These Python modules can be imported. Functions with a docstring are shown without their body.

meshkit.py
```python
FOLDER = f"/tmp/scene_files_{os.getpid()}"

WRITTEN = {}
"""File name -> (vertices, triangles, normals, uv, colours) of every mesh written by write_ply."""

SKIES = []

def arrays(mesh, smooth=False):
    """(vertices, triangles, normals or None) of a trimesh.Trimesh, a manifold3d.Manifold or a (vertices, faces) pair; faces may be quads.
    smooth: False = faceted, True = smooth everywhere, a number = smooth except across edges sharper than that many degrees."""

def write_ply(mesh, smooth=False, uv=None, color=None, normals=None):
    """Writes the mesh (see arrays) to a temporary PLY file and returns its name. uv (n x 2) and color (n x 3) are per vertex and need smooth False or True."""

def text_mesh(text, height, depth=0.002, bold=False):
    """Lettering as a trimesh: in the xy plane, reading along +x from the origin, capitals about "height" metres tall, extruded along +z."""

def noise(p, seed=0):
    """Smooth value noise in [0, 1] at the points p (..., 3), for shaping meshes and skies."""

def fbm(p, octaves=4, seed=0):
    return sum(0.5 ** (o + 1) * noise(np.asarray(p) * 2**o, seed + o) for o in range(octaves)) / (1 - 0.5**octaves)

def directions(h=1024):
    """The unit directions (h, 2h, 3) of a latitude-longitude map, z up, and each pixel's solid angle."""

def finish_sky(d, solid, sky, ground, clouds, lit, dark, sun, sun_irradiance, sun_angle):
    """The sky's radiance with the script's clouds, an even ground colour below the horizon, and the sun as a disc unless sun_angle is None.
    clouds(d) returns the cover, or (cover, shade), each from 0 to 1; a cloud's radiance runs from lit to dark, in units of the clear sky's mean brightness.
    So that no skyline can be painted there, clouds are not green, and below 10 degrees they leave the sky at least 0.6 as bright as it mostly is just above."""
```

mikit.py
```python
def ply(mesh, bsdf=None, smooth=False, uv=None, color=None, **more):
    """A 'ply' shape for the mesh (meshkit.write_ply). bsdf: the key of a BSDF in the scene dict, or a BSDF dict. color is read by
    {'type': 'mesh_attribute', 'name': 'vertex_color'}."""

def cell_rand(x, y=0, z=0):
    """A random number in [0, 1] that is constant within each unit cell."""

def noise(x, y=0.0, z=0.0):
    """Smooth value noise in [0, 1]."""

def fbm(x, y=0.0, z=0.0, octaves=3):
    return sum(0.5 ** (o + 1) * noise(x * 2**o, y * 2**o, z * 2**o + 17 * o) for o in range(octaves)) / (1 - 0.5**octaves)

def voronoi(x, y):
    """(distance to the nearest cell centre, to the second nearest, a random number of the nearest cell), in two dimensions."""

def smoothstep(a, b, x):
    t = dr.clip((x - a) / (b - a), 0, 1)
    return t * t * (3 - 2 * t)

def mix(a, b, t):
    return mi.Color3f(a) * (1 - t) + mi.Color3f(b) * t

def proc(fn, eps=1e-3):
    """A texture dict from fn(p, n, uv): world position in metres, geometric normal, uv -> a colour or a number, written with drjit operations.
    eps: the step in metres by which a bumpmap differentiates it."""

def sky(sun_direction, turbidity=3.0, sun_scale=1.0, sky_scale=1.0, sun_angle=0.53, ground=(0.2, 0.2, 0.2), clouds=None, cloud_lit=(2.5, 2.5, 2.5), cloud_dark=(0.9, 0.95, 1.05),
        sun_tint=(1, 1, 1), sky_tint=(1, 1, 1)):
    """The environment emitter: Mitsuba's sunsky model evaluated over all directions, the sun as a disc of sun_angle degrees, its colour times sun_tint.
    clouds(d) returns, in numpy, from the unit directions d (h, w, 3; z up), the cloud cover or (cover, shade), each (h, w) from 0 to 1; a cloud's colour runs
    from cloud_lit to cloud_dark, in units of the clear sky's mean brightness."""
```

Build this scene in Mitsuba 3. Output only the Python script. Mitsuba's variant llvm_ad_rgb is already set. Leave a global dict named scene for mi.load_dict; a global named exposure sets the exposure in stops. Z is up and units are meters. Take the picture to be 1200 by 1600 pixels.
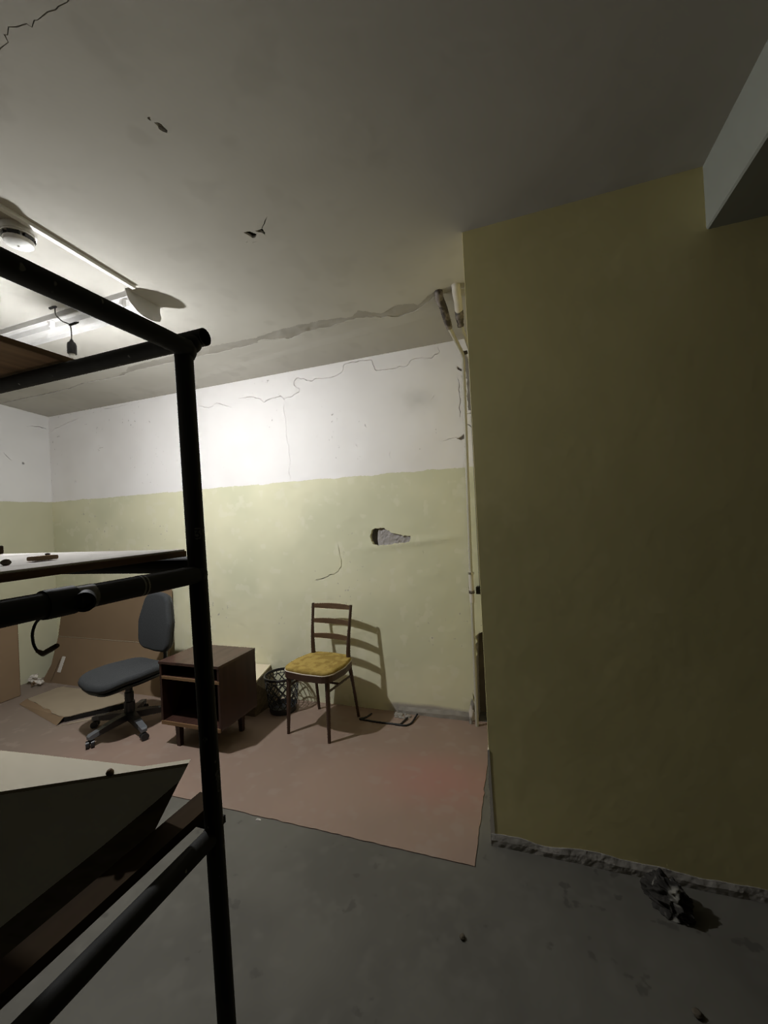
import math, random
import numpy as np, trimesh, shapely
from shapely.geometry import Polygon, LineString, Point, box as sbox
from shapely.ops import unary_union
import drjit as dr
import mitsuba as mi
import mikit, meshkit
from mikit import proc, fbm, noise, smoothstep, mix, ply

random.seed(7); rng = np.random.default_rng(11)
T = mi.ScalarTransform4f
scene, labels = {}, {}

# ------------------------------------------------------------------ camera, light, exposure
exposure = 0.0
LAMP = (3750.0, 3800.0, 3850.0)          # radiance of the bulb's dome, the only lamp of the room
FOCAL = 640.0                            # in pixels of a 1200 x 1600 picture
def cam_axes(yaw, pitch, roll):
    f = np.array([math.sin(yaw) * math.cos(pitch), math.cos(yaw) * math.cos(pitch), math.sin(pitch)])
    r = np.array([math.cos(yaw), -math.sin(yaw), 0.0]); d = np.cross(f, r)
    return math.cos(roll) * r + math.sin(roll) * d, -math.sin(roll) * r + math.cos(roll) * d, f
_r, _d, _f = cam_axes(*np.radians([-19.4, 0.4, 2.85]))
EYE = np.array([0.0, 0.0, 1.5])
scene['camera'] = {'type': 'perspective', 'fov_axis': 'x', 'fov': math.degrees(2 * math.atan(600 / FOCAL)), 'near_clip': 0.02,
                   'to_world': T().look_at(origin=EYE.tolist(), target=(EYE + _f).tolist(), up=(-_d).tolist())}

# ------------------------------------------------------------------ registering
def add(key, mesh, mat, smooth=False, label=None, cat=None, group=None, kind=None):
    k, n = key, 0
    while k in scene:
        n += 1; k = f'{key}_{n:03d}'
    scene[k] = ply(mesh, mat, smooth=smooth)
    tag(k, label, cat, group, kind)
    return k
def tag(k, label=None, cat=None, group=None, kind=None):
    e = {a: b for a, b in (('label', label), ('category', cat), ('group', group), ('kind', kind)) if b}
    if e: labels[k] = e

# ------------------------------------------------------------------ mesh helpers
cat_ = trimesh.util.concatenate
def cbox(lo, hi, c=0.002):
    """A box with chamfered edges."""
    lo, hi = np.array(lo, float), np.array(hi, float)
    c = min(c, 0.45 * (hi - lo).min()); pts = []
    for s in np.ndindex(2, 2, 2):
        p = np.where(s, hi, lo); q = np.where(s, -1, 1) * c
        for k in range(3):
            o = q.copy(); o[k] = 0; pts.append(p + o)
    return trimesh.Trimesh(pts).convex_hull
def hull(pts): return trimesh.Trimesh(np.asarray(pts, float)).convex_hull
def slab(quad, t):
    """A board through four corner points, t thick along its normal."""
    q = np.asarray(quad, float); n = np.cross(q[1] - q[0], q[-1] - q[0]); n /= np.linalg.norm(n)
    return hull(np.vstack([q, q + n * t]))
def bend(pts, rad, n=6):
    """A polyline with its corners rounded."""
    p = [np.asarray(x, float) for x in pts]; out = [p[0]]
    for a, b, c in zip(p, p[1:], p[2:]):
        u, v = a - b, c - b; r = min(rad, 0.45 * np.linalg.norm(u), 0.45 * np.linalg.norm(v))
        u, v = b + u / np.linalg.norm(u) * r, b + v / np.linalg.norm(v) * r
        for s in np.linspace(0, 1, n): out.append((1 - s) ** 2 * u + 2 * s * (1 - s) * b + s * s * v)
    return np.array(out + [p[-1]])
def tube(pts, r, n=14, cap=True):
    p = np.asarray(pts, float); m = len(p); r = np.broadcast_to(np.asarray(r, float), (m,))
    t = np.gradient(p, axis=0); t /= np.linalg.norm(t, axis=1, keepdims=True)
    a = np.cross(t[0], [0, 0, 1.0] if abs(t[0][2]) < 0.9 else [1.0, 0, 0]); V = []
    ang = np.arange(n) * 2 * np.pi / n
    for i in range(m):
        a = a - t[i] * (a @ t[i]); a /= np.linalg.norm(a); b = np.cross(t[i], a)
        V.append(p[i] + r[i] * (np.cos(ang)[:, None] * a + np.sin(ang)[:, None] * b))
    V = np.vstack(V); F = []
    for i in range(m - 1):
        for j in range(n):
            q = [i * n + j, i * n + (j + 1) % n, (i + 1) * n + (j + 1) % n, (i + 1) * n + j]
            F += [[q[0], q[1], q[2]], [q[0], q[2], q[3]]]
    if cap:
        V = np.vstack([V, p[0], p[-1]])
        for j in range(n):
            F += [[m * n, (j + 1) % n, j], [m * n + 1, (m - 1) * n + j, (m - 1) * n + (j + 1) % n]]
    return trimesh.Trimesh(V, F, process=False)
def pipe(a, b, r, wall=0.003, n=28):
    """A hollow straight pipe from a to b."""
    a, b = np.asarray(a, float), np.asarray(b, float); L = np.linalg.norm(b - a)
    m = trimesh.creation.annulus(r - wall, r, L, sections=n)
    m.apply_transform(trimesh.geometry.align_vectors([0, 0, 1], (b - a) / L)); m.apply_translation((a + b) / 2)
    return m
def lathe(prof, n=32, at=(0, 0, 0)):
    m = trimesh.creation.revolve(np.asarray(prof, float), sections=n); m.apply_translation(at); return m
def extr(poly, t, frame=None):
    """Extrudes a shapely (multi)polygon by t; frame maps (a, b, c) to the world."""
    gs = [g for g in getattr(poly, 'geoms', [poly]) if g.area > 1e-7]
    m = cat_([trimesh.creation.extrude_polygon(g, t, engine='earcut') for g in gs])
    if frame is not None:
        m.vertices = frame(m.vertices)
        if m.volume < 0: m.invert()
    return m
def move(m, rz=0.0, at=(0, 0, 0)):
    m = m.copy(); m.apply_transform(trimesh.transformations.rotation_matrix(math.radians(rz), [0, 0, 1])); m.apply_translation(at); return m
def rough_line(pts, amp, step=0.02):
    """A polyline, finer and jagged."""
    L = LineString(pts); n = max(3, int(L.length / step)); out = []
    for i, s in enumerate(np.linspace(0, 1, n)):
        q = np.array(L.interpolate(s, normalized=True).coords[0])
        out.append(q if i in (0, n - 1) else q + rng.normal(0, amp, 2))
    return np.array(out)
def crack(pts, w, amp=0.004):
    """The outline of a crack of varying width along the points."""
    p = rough_line(pts, amp, 0.018); t = np.gradient(p, axis=0); t /= np.linalg.norm(t, axis=1, keepdims=True)
    nrm = np.stack([-t[:, 1], t[:, 0]], 1); k = len(p)
    ww = w * (0.35 + 0.9 * rng.random(k)) * np.minimum(1, np.minimum(np.arange(k), np.arange(k)[::-1]) / 3 + 0.12)
    return Polygon(np.vstack([p + nrm * ww[:, None] / 2, (p - nrm * ww[:, None] / 2)[::-1]])).buffer(0.0003)
def jag(poly, amp=0.004, step=0.015):
    c = list(poly); c.append(c[0]); L = LineString(c); n = max(8, int(L.length / step))
    return Polygon([np.array(L.interpolate(s, normalized=True).coords[0]) + rng.normal(0, amp, 2) for s in np.arange(n) / n]).buffer(0)
def cushion(outline, t, er=0.02, dome=0.0, flat_back=True):
    """A pad: outline (n x 2), t thick, its edge rounded by er, its front domed."""
    o = np.asarray(outline, float); c = o.mean(0); n = len(o); rings = []
    size = np.linalg.norm(o - c, axis=1).mean()
    for a in np.linspace(0, np.pi / 2, 5): rings.append((1 - er * (1 - math.sin(a)) / size, er * (1 - math.cos(a))))
    for a in np.linspace(0, np.pi / 2, 6)[0:]: rings.append((1 - er * (1 - math.cos(a)) / size, t - er + er * math.sin(a)))
    top = rings[-1]
    for s in (0.8, 0.55, 0.3): rings.append((top[0] * s, t + dome * (1 - s * s)))
    V = np.vstack([np.column_stack([c + (o - c) * s, np.full(n, z)]) for s, z in rings]); F = []
    for i in range(len(rings) - 1):
        for j in range(n):
            q = [i * n + j, i * n + (j + 1) % n, (i + 1) * n + (j + 1) % n, (i + 1) * n + j]
            F += [[q[0], q[1], q[2]], [q[0], q[2], q[3]]]
    V = np.vstack([V, [*c, 0], [*c, t + dome]]); k = len(V); m = len(rings) - 1
    for j in range(n):
        F += [[k - 2, (j + 1) % n, j], [k - 1, m * n + j, m * n + (j + 1) % n]]
    return trimesh.Trimesh(V, F, process=False)
def outline(wb, wt, h, rb, rt, bulge=0.0):
    """A rounded trapezoid outline, width wb at the bottom, wt at the top."""
    p = Polygon([(-wb / 2, 0), (wb / 2, 0), (wt / 2, h), (-wt / 2, h)])
    if bulge: p = Polygon([(-wb / 2, 0), (0, -bulge), (wb / 2, 0), (wb / 2 + bulge, h * .5), (wt / 2, h), (0, h + bulge), (-wt / 2, h), (-wb / 2 - bulge, h * .5)])
    r = min(rb, rt); p = p.buffer(-r).buffer(r, quad_segs=10)
    L = p.exterior; return np.array([L.interpolate(s, normalized=True).coords[0] for s in np.arange(56) / 56])

# ------------------------------------------------------------------ materials
def two(b): return {'type': 'twosided', 'bsdf': b}
def bumped(b, fn, scale, eps=2e-3): return two({'type': 'bumpmap', 'arbitrary': proc(fn, eps), 'bsdf': b, 'scale': scale})
def diffuse(fn): return {'type': 'diffuse', 'reflectance': proc(fn) if callable(fn) else {'type': 'rgb', 'value': fn}}
def rough(fn, alpha, spec=0.5): return {'type': 'principled', 'base_color': proc(fn) if callable(fn) else {'type': 'rgb', 'value': fn}, 'roughness': alpha, 'specular': spec}

def f_back(p, n, uv):
    edge = 1.812 + 0.010 * (noise(p.x * 9, 3.0, 1.0) - 0.5) + 0.006 * (noise(p.x * 60, 3.0, 1.0) - 0.5)
    a = fbm(p.x * 2.1, p.z * 2.1, p.y, 4); b = fbm(p.x * 14, p.z * 14, p.y, 3)
    white = mix((0.84, 0.815, 0.79), (0.77, 0.74, 0.71), smoothstep(0.45, 0.8, a) * 0.7)
    green = mix((0.72, 0.69, 0.49), (0.62, 0.61, 0.43), smoothstep(0.3, 0.75, a))
    green = mix(green, (0.76, 0.73, 0.58), smoothstep(0.62, 0.78, b) * 0.35)
    speck = smoothstep(0.80, 0.84, fbm(p.x * 38, p.z * 38, 5.0, 3)) * smoothstep(0.5, 0.8, noise(p.x * 3, p.z * 3, 9.0))
    c = mix(green, white, smoothstep(edge - 0.002, edge + 0.002, p.z))
    low = smoothstep(0.085, 0.05, p.z + 0.03 * (noise(p.x * 8, 0.0, 0.0) - 0.5)) * smoothstep(-1.15, -1.0, p.x)
    c = mix(c, (0.36, 0.33, 0.29), low)
    sm = dr.exp(-dr.square((p.x + .74) / .16) - dr.square((p.z - 2.34) / .10)) * fbm(p.x * 9, p.z * 9, 3.0, 3)
    c = mix(c, (0.42, 0.41, 0.38), sm * 0.55)
    return mix(c, (0.30, 0.28, 0.25), speck * 0.7)
def f_backbump(p, n, uv):
    d = p.z - (1.27 + 0.09 * (p.x + 1.0))
    ridge = dr.exp(-dr.square(d / 0.03)) * smoothstep(-1.35, -1.0, p.x) * smoothstep(-0.4, -0.6, p.x)
    return 0.6 * fbm(p.x * 3, p.z * 3, 1.0, 3) + 0.12 * fbm(p.x * 25, p.z * 25, 2.0, 2) + 0.35 * ridge
scene['mat_wall_back'] = bumped({'type': 'principled', 'base_color': proc(f_back), 'roughness': 0.62, 'specular': 0.25}, f_backbump, 0.018, 4e-3)
def f_left(p, n, uv):
    edge = 1.812 + 0.008 * (noise(p.y * 9, 3.0, 1.0) - 0.5)
    a = fbm(p.y * 2.1, p.z * 2.1, 0.0, 3)
    return mix(mix((0.58, 0.56, 0.40), (0.50, 0.49, 0.35), a), mix((0.78, 0.765, 0.75), (0.70, 0.69, 0.67), a), smoothstep(edge - 0.003, edge + 0.003, p.z))
scene['mat_wall_left'] = two(diffuse(f_left))
def f_olive(p, n, uv):
    a = fbm(p.x * 1.6, p.z * 1.6, 0.0, 4); b = fbm(p.x * 11, p.z * 11, 3.0, 3)
    c = mix((0.70, 0.615, 0.30), (0.61, 0.54, 0.265), smoothstep(0.3, 0.75, a))
    return mix(c, (0.74, 0.65, 0.35), smoothstep(0.62, 0.8, b) * 0.3)
def f_olivebump(p, n, uv): return fbm(p.x * 2.2, p.z * 2.2, 1.0, 3) + 0.10 * fbm(p.x * 30, p.z * 30, 2.0, 2)
scene['mat_wall_olive'] = bumped({'type': 'principled', 'base_color': proc(f_olive), 'roughness': 0.42, 'specular': 0.5}, f_olivebump, 0.005, 4e-3)
scene['mat_wall_dark'] = two(diffuse((0.10, 0.095, 0.07)))
def f_ceil(p, n, uv):
    a = fbm(p.x * 1.3, p.y * 1.3, 0.0, 4); b = fbm(p.x * 8, p.y * 8, 4.0, 3)
    c = mix((0.515, 0.495, 0.445), (0.455, 0.435, 0.388), smoothstep(0.3, 0.75, a))
    return mix(c, (0.40, 0.38, 0.335), smoothstep(0.6, 0.8, b) * 0.3)
def f_ceilbump(p, n, uv): return fbm(p.x * 2.0, p.y * 2.0, 1.0, 3) + 0.08 * fbm(p.x * 30, p.y * 30, 2.0, 2)
scene['mat_ceiling'] = bumped(diffuse(f_ceil), f_ceilbump, 0.006, 4e-3)
def f_mortar(p, n, uv):
    a = fbm(p.x * 22, p.z * 22, p.y * 22, 4)
    return mix((0.30, 0.28, 0.275), (0.43, 0.40, 0.385), a)
def f_mortarbump(p, n, uv): return fbm(p.x * 60, p.z * 60, p.y * 60, 3)
scene['mat_mortar'] = bumped(diffuse(f_mortar), f_mortarbump, 0.010, 1.5e-3)
def f_brown(p, n, uv): return mix((0.10, 0.085, 0.065), (0.20, 0.17, 0.14), fbm(p.x * 18, p.y * 18, p.z * 18, 3))
scene['mat_cavity'] = two(diffuse(f_brown))
def f_band(p, n, uv): return mix((0.33, 0.31, 0.275), (0.40, 0.38, 0.335), fbm(p.x * 7, p.y * 20, 0.0, 3))
scene['mat_ceiling_under'] = bumped(diffuse(f_band), lambda p, n, uv: fbm(p.x * 16, p.y * 16, 7.0, 3), 0.012, 2e-3)
def f_floor(p, n, uv):
    a = fbm(p.x * 2.5, p.y * 2.5, 0.0, 4); b = fbm(p.x * 17, p.y * 17, 3.0, 3)
    c = mix((0.118, 0.112, 0.094), (0.092, 0.087, 0.074), smoothstep(0.3, 0.75, a))
    c = mix(c, (0.135, 0.128, 0.11), smoothstep(0.5, 0.85, b) * 0.4)
    return mix(c, (0.06, 0.055, 0.048), smoothstep(0.72, 0.82, fbm(p.x * 16, p.y * 16, 8.0, 4)) * 0.6)
scene['mat_floor'] = bumped({'type': 'principled', 'base_color': proc(f_floor), 'roughness': 0.7, 'specular': 0.25}, lambda p, n, uv: fbm(p.x * 12, p.y * 12, 2.0, 3), 0.004, 2e-3)
def f_lino(p, n, uv):
    a = fbm(p.x * 1.9, p.y * 1.9, 2.0, 4); b = fbm(p.x * 13, p.y * 13, 3.0, 3)
    c = mix((0.265, 0.185, 0.145), (0.235, 0.168, 0.132), smoothstep(0.3, 0.7, a))
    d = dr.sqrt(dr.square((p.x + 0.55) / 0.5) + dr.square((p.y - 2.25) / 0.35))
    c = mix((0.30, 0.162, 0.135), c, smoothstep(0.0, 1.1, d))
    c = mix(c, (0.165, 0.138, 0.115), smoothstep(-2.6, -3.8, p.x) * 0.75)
    return mix(c, (0.28, 0.225, 0.19), smoothstep(0.6, 0.8, b) * 0.35)
scene['mat_lino'] = bumped({'type': 'principled', 'base_color': proc(f_lino), 'roughness': 0.6, 'specular': 0.25}, lambda p, n, uv: fbm(p.x * 20, p.y * 20, 2.0, 2), 0.002, 2e-3)
scene['mat_cement'] = bumped(diffuse(lambda p, n, uv: mix((0.21, 0.195, 0.17), (0.34, 0.315, 0.28), fbm(p.x * 20, p.y * 20, p.z * 20, 3))), lambda p, n, uv: fbm(p.x * 40, p.y * 40, p.z * 40, 3), 0.008, 1.5e-3)
scene['mat_beam'] = two(diffuse(lambda p, n, uv: mix((0.36, 0.37, 0.32), (0.31, 0.32, 0.275), fbm(p.x * 3, p.y * 3, p.z * 3, 3))))
scene['mat_steel'] = two({'type': 'principled', 'base_color': proc(lambda p, n, uv: mix(mix((0.015, 0.015, 0.014), (0.026, 0.025, 0.022), fbm(p.x * 30, p.y * 30, p.z * 12, 3)), (0.17, 0.165, 0.14), smoothstep(0.78, 0.86, fbm(p.x * 55, p.y * 55, p.z * 30, 3)) * 0.7)), 'roughness': 0.7, 'specular': 0.15})
scene['mat_steel_worn'] = two({'type': 'principled', 'base_color': proc(lambda p, n, uv: mix((0.05, 0.05, 0.047), (0.20, 0.195, 0.17), fbm(p.x * 120, p.y * 120, p.z * 90, 2))), 'roughness': 0.6, 'specular': 0.3})
def woodf(c0, c1, ax=0, fr=9.0):
    def f(p, n, uv):
        q = [p.x, p.y, p.z]; u = q[ax]; v, w = [q[i] for i in range(3) if i != ax]
        g = fbm(u * 2.0, v * fr * 5, w * fr * 5, 3)
        return mix(c0, c1, smoothstep(0.25, 0.8, g))
    return f
scene['mat_board_brown'] = two(rough(woodf((0.13, 0.075, 0.035), (0.075, 0.043, 0.020), 1), 0.6, 0.3))
scene['mat_board_edge'] = two(rough(woodf((0.17, 0.085, 0.045), (0.09, 0.045, 0.025), 1), 0.55, 0.3))
scene['mat_plank'] = two(rough(woodf((0.030, 0.018, 0.008), (0.018, 0.011, 0.006), 1, 6), 0.85, 0.08))  # darkened: shade of the cabinet and board above put into the colour
scene['mat_board_white'] = two(diffuse(lambda p, n, uv: mix((0.78, 0.75, 0.71), (0.63, 0.60, 0.56), smoothstep(0.4, 0.8, fbm(p.x * 9, p.y * 9, 0.0, 4)))))
scene['mat_laminate_grey'] = two(rough(lambda p, n, uv: mix((0.80, 0.79, 0.70), (0.72, 0.71, 0.63), fbm(p.x * 5, p.y * 5, p.z * 5, 3)), 0.4, 0.4))
scene['mat_laminate_cream'] = two(rough(lambda p, n, uv: mix((0.66, 0.58, 0.43), (0.60, 0.53, 0.40), fbm(p.x * 5, p.y * 5, p.z * 5, 3)), 0.5, 0.3))
scene['mat_laminate_dull'] = two(rough(lambda p, n, uv: mix((0.40, 0.355, 0.26), (0.35, 0.31, 0.23), fbm(p.x * 5, p.y * 5, p.z * 5, 3)), 0.6, 0.2))
scene['mat_hardboard'] = two(rough(woodf((0.15, 0.115, 0.07), (0.10, 0.078, 0.048), 0), 0.6, 0.3))
scene['mat_cardboard'] = two(diffuse(lambda p, n, uv: mix((0.25, 0.175, 0.11), (0.205, 0.142, 0.088), fbm(p.x * 4, p.y * 4, p.z * 4, 4))))
scene['mat_cardboard_pale'] = two(diffuse(lambda p, n, uv: mix((0.32, 0.265, 0.19), (0.27, 0.22, 0.16), fbm(p.x * 6, p.y * 6, p.z * 6, 4))))
scene['mat_paper'] = two(diffuse((0.66, 0.62, 0.56)))
scene['mat_tape'] = two(rough((0.42, 0.37, 0.30), 0.35, 0.5))
scene['mat_fabric'] = bumped({'type': 'principled', 'base_color': proc(lambda p, n, uv: mix((0.032, 0.034, 0.036), (0.052, 0.054, 0.056), noise(p.x * 260, p.y * 260, p.z * 260))), 'roughness': 0.95, 'specular': 0.1, 'sheen': 0.1}, lambda p, n, uv: noise(p.x * 300, p.y * 300, p.z * 300), 0.001, 1e-3)
scene['mat_plastic_black'] = two(rough((0.018, 0.018, 0.019), 0.38, 0.5))
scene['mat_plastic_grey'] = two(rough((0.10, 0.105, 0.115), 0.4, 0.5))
scene['mat_mahogany'] = two({'type': 'principled', 'base_color': proc(woodf((0.052, 0.024, 0.017), (0.030, 0.013, 0.009), 1, 6)), 'roughness': 0.32, 'specular': 0.5, 'clearcoat': 0.5, 'clearcoat_gloss': 0.7})
scene['mat_mahogany_side'] = two({'type': 'principled', 'base_color': proc(woodf((0.036, 0.013, 0.008), (0.022, 0.008, 0.005), 2, 6)), 'roughness': 0.35, 'specular': 0.5})
scene['mat_wood_edge'] = two(rough(woodf((0.20, 0.115, 0.055), (0.14, 0.078, 0.036), 0), 0.45, 0.4))
scene['mat_chair_wood'] = two(rough(lambda p, n, uv: mix((0.060, 0.032, 0.020), (0.034, 0.018, 0.012), fbm(p.x * 40, p.y * 40, p.z * 9, 3)), 0.4, 0.5))
scene['mat_chair_slat'] = two(rough(lambda p, n, uv: mix((0.12, 0.072, 0.038), (0.065, 0.036, 0.019), fbm(p.x * 12, p.y * 60, p.z * 60, 3)), 0.4, 0.5))
scene['mat_mustard'] = bumped({'type': 'principled', 'base_color': proc(lambda p, n, uv: mix((0.33, 0.235, 0.068), (0.235, 0.160, 0.042), smoothstep(0.35, 0.7, fbm(p.x * 30, p.y * 30, 3.0, 3)))), 'roughness': 0.9, 'specular': 0.1, 'sheen': 0.15}, lambda p, n, uv: fbm(p.x * 90, p.y * 90, 1.0, 2), 0.003, 1e-3)
scene['mat_white_enamel'] = two(rough(lambda p, n, uv: mix((0.56, 0.55, 0.53), (0.46, 0.45, 0.43), fbm(p.x * 12, p.y * 12, p.z * 12, 3)), 0.35, 0.5))
scene['mat_white_plastic'] = two(rough((0.74, 0.73, 0.70), 0.4, 0.5))
scene['mat_pipe_paint'] = two(rough(lambda p, n, uv: mix((0.47, 0.45, 0.38), (0.38, 0.36, 0.29), fbm(p.x * 20, p.y * 20, p.z * 5, 3)), 0.4, 0.45))
scene['mat_pipe_white'] = two(rough(lambda p, n, uv: mix((0.62, 0.58, 0.51), (0.48, 0.44, 0.38), fbm(p.x * 20, p.y * 20, p.z * 7, 3)), 0.45, 0.4))
scene['mat_pipe_dark'] = two(rough(lambda p, n, uv: mix((0.045, 0.035, 0.028), (0.20, 0.17, 0.15), smoothstep(0.45, 0.7, fbm(p.x * 30, p.y * 30, p.z * 24, 3))), 0.55, 0.4))
scene['mat_black'] = two(rough((0.012, 0.012, 0.012), 0.5, 0.4))
scene['mat_hole_shade'] = two(diffuse((0.015, 0.014, 0.012)))  # near black: the shade inside the ceiling holes as a colour
scene['mat_rag'] = two(diffuse(lambda p, n, uv: mix((0.045, 0.042, 0.038), (0.24, 0.23, 0.20), smoothstep(0.62, 0.75, fbm(p.x * 28, p.y * 28, p.z * 28, 2)))))
scene['mat_dirt'] = two(diffuse((0.10, 0.085, 0.065)))
scene['mat_metal_bright'] = two({'type': 'principled', 'base_color': {'type': 'rgb', 'value': (0.6, 0.58, 0.54)}, 'roughness': 0.3, 'metallic': 1.0})

# ------------------------------------------------------------------ the room shell
YB, YR, XL, XE, H, YF, XR = 2.952, 1.887, -4.79, -0.222, 2.765, -2.3, 1.9
def on_wall(y0):                     # (x, z, depth) of a wall that faces -y
    return lambda v: np.column_stack([v[:, 0], y0 + v[:, 2], v[:, 1]])
add('floor', cbox((XL - .2, YF - .2, -.2), (XR + .2, YB + .3, 0), .001), 'mat_floor', label='bare grey concrete floor with stains', kind='structure')
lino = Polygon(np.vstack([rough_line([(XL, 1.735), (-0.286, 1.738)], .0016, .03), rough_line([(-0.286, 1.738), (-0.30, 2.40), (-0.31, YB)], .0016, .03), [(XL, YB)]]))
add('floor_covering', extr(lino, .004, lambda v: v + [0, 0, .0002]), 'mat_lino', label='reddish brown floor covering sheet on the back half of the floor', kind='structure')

c_main = [(-2.335, 2.572), (-2.279, 2.573), (-2.191, 2.573), (-2.116, 2.544), (-2.069, 2.503), (-2.021, 2.524), (-1.946, 2.529), (-1.904, 2.543), (-1.865, 2.502), (-1.792, 2.521), (-1.72, 2.55), (-1.732, 2.574), (-1.777, 2.608), (-1.765, 2.641), (-1.728, 2.658), (-1.675, 2.641), (-1.617, 2.615), (-1.548, 2.63), (-1.434, 2.612), (-1.329, 2.641), (-1.318, 2.695), (-1.26, 2.705), (-1.134, 2.702), (-1.073, 2.693), (-1.07, 2.656), (-1.052, 2.607), (-0.931, 2.603), (-0.805, 2.603), (-0.75, 2.651), (-0.706, 2.649), (-0.62, 2.628), (-0.555, 2.659), (-0.563, 2.70)]
c_vert = [(-1.865, 2.502), (-1.88, 2.418), (-1.86, 2.326), (-1.87, 2.221), (-1.846, 2.094), (-1.842, 1.987), (-1.864, 1.882), (-1.841, 1.83)]
c_l1 = [(-2.776, 2.571), (-2.651, 2.537), (-2.566, 2.569), (-2.407, 2.504)]
c_l2 = [(-4.76, 2.555), (-4.707, 2.586), (-4.501, 2.629), (-4.331, 2.646)]
c_l3 = [(-4.002, 2.705), (-3.847, 2.696), (-3.694, 2.70), (-3.4, 2.704)]
c_gr = [(-1.657, 0.996), (-1.578, 1.014), (-1.538, 1.04), (-1.467, 1.052), (-1.417, 1.116), (-1.426, 1.184), (-1.44, 1.286)]
hole = [(-1.163, 1.346), (-1.152, 1.382), (-1.125, 1.401), (-1.081, 1.403), (-1.038, 1.395), (-0.996, 1.37), (-0.929, 1.342), (-0.833, 1.331), (-0.848, 1.292), (-0.916, 1.281), (-0.984, 1.279), (-1.045, 1.264), (-1.079, 1.272), (-1.097, 1.262), (-1.14, 1.276), (-1.16, 1.305)]
chase = [(-.415, -.01), (-.412, .25), (-.405, .45), (-.392, .60), (-.360, .64), (-.20, .66), (-.20, -.01)]
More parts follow.
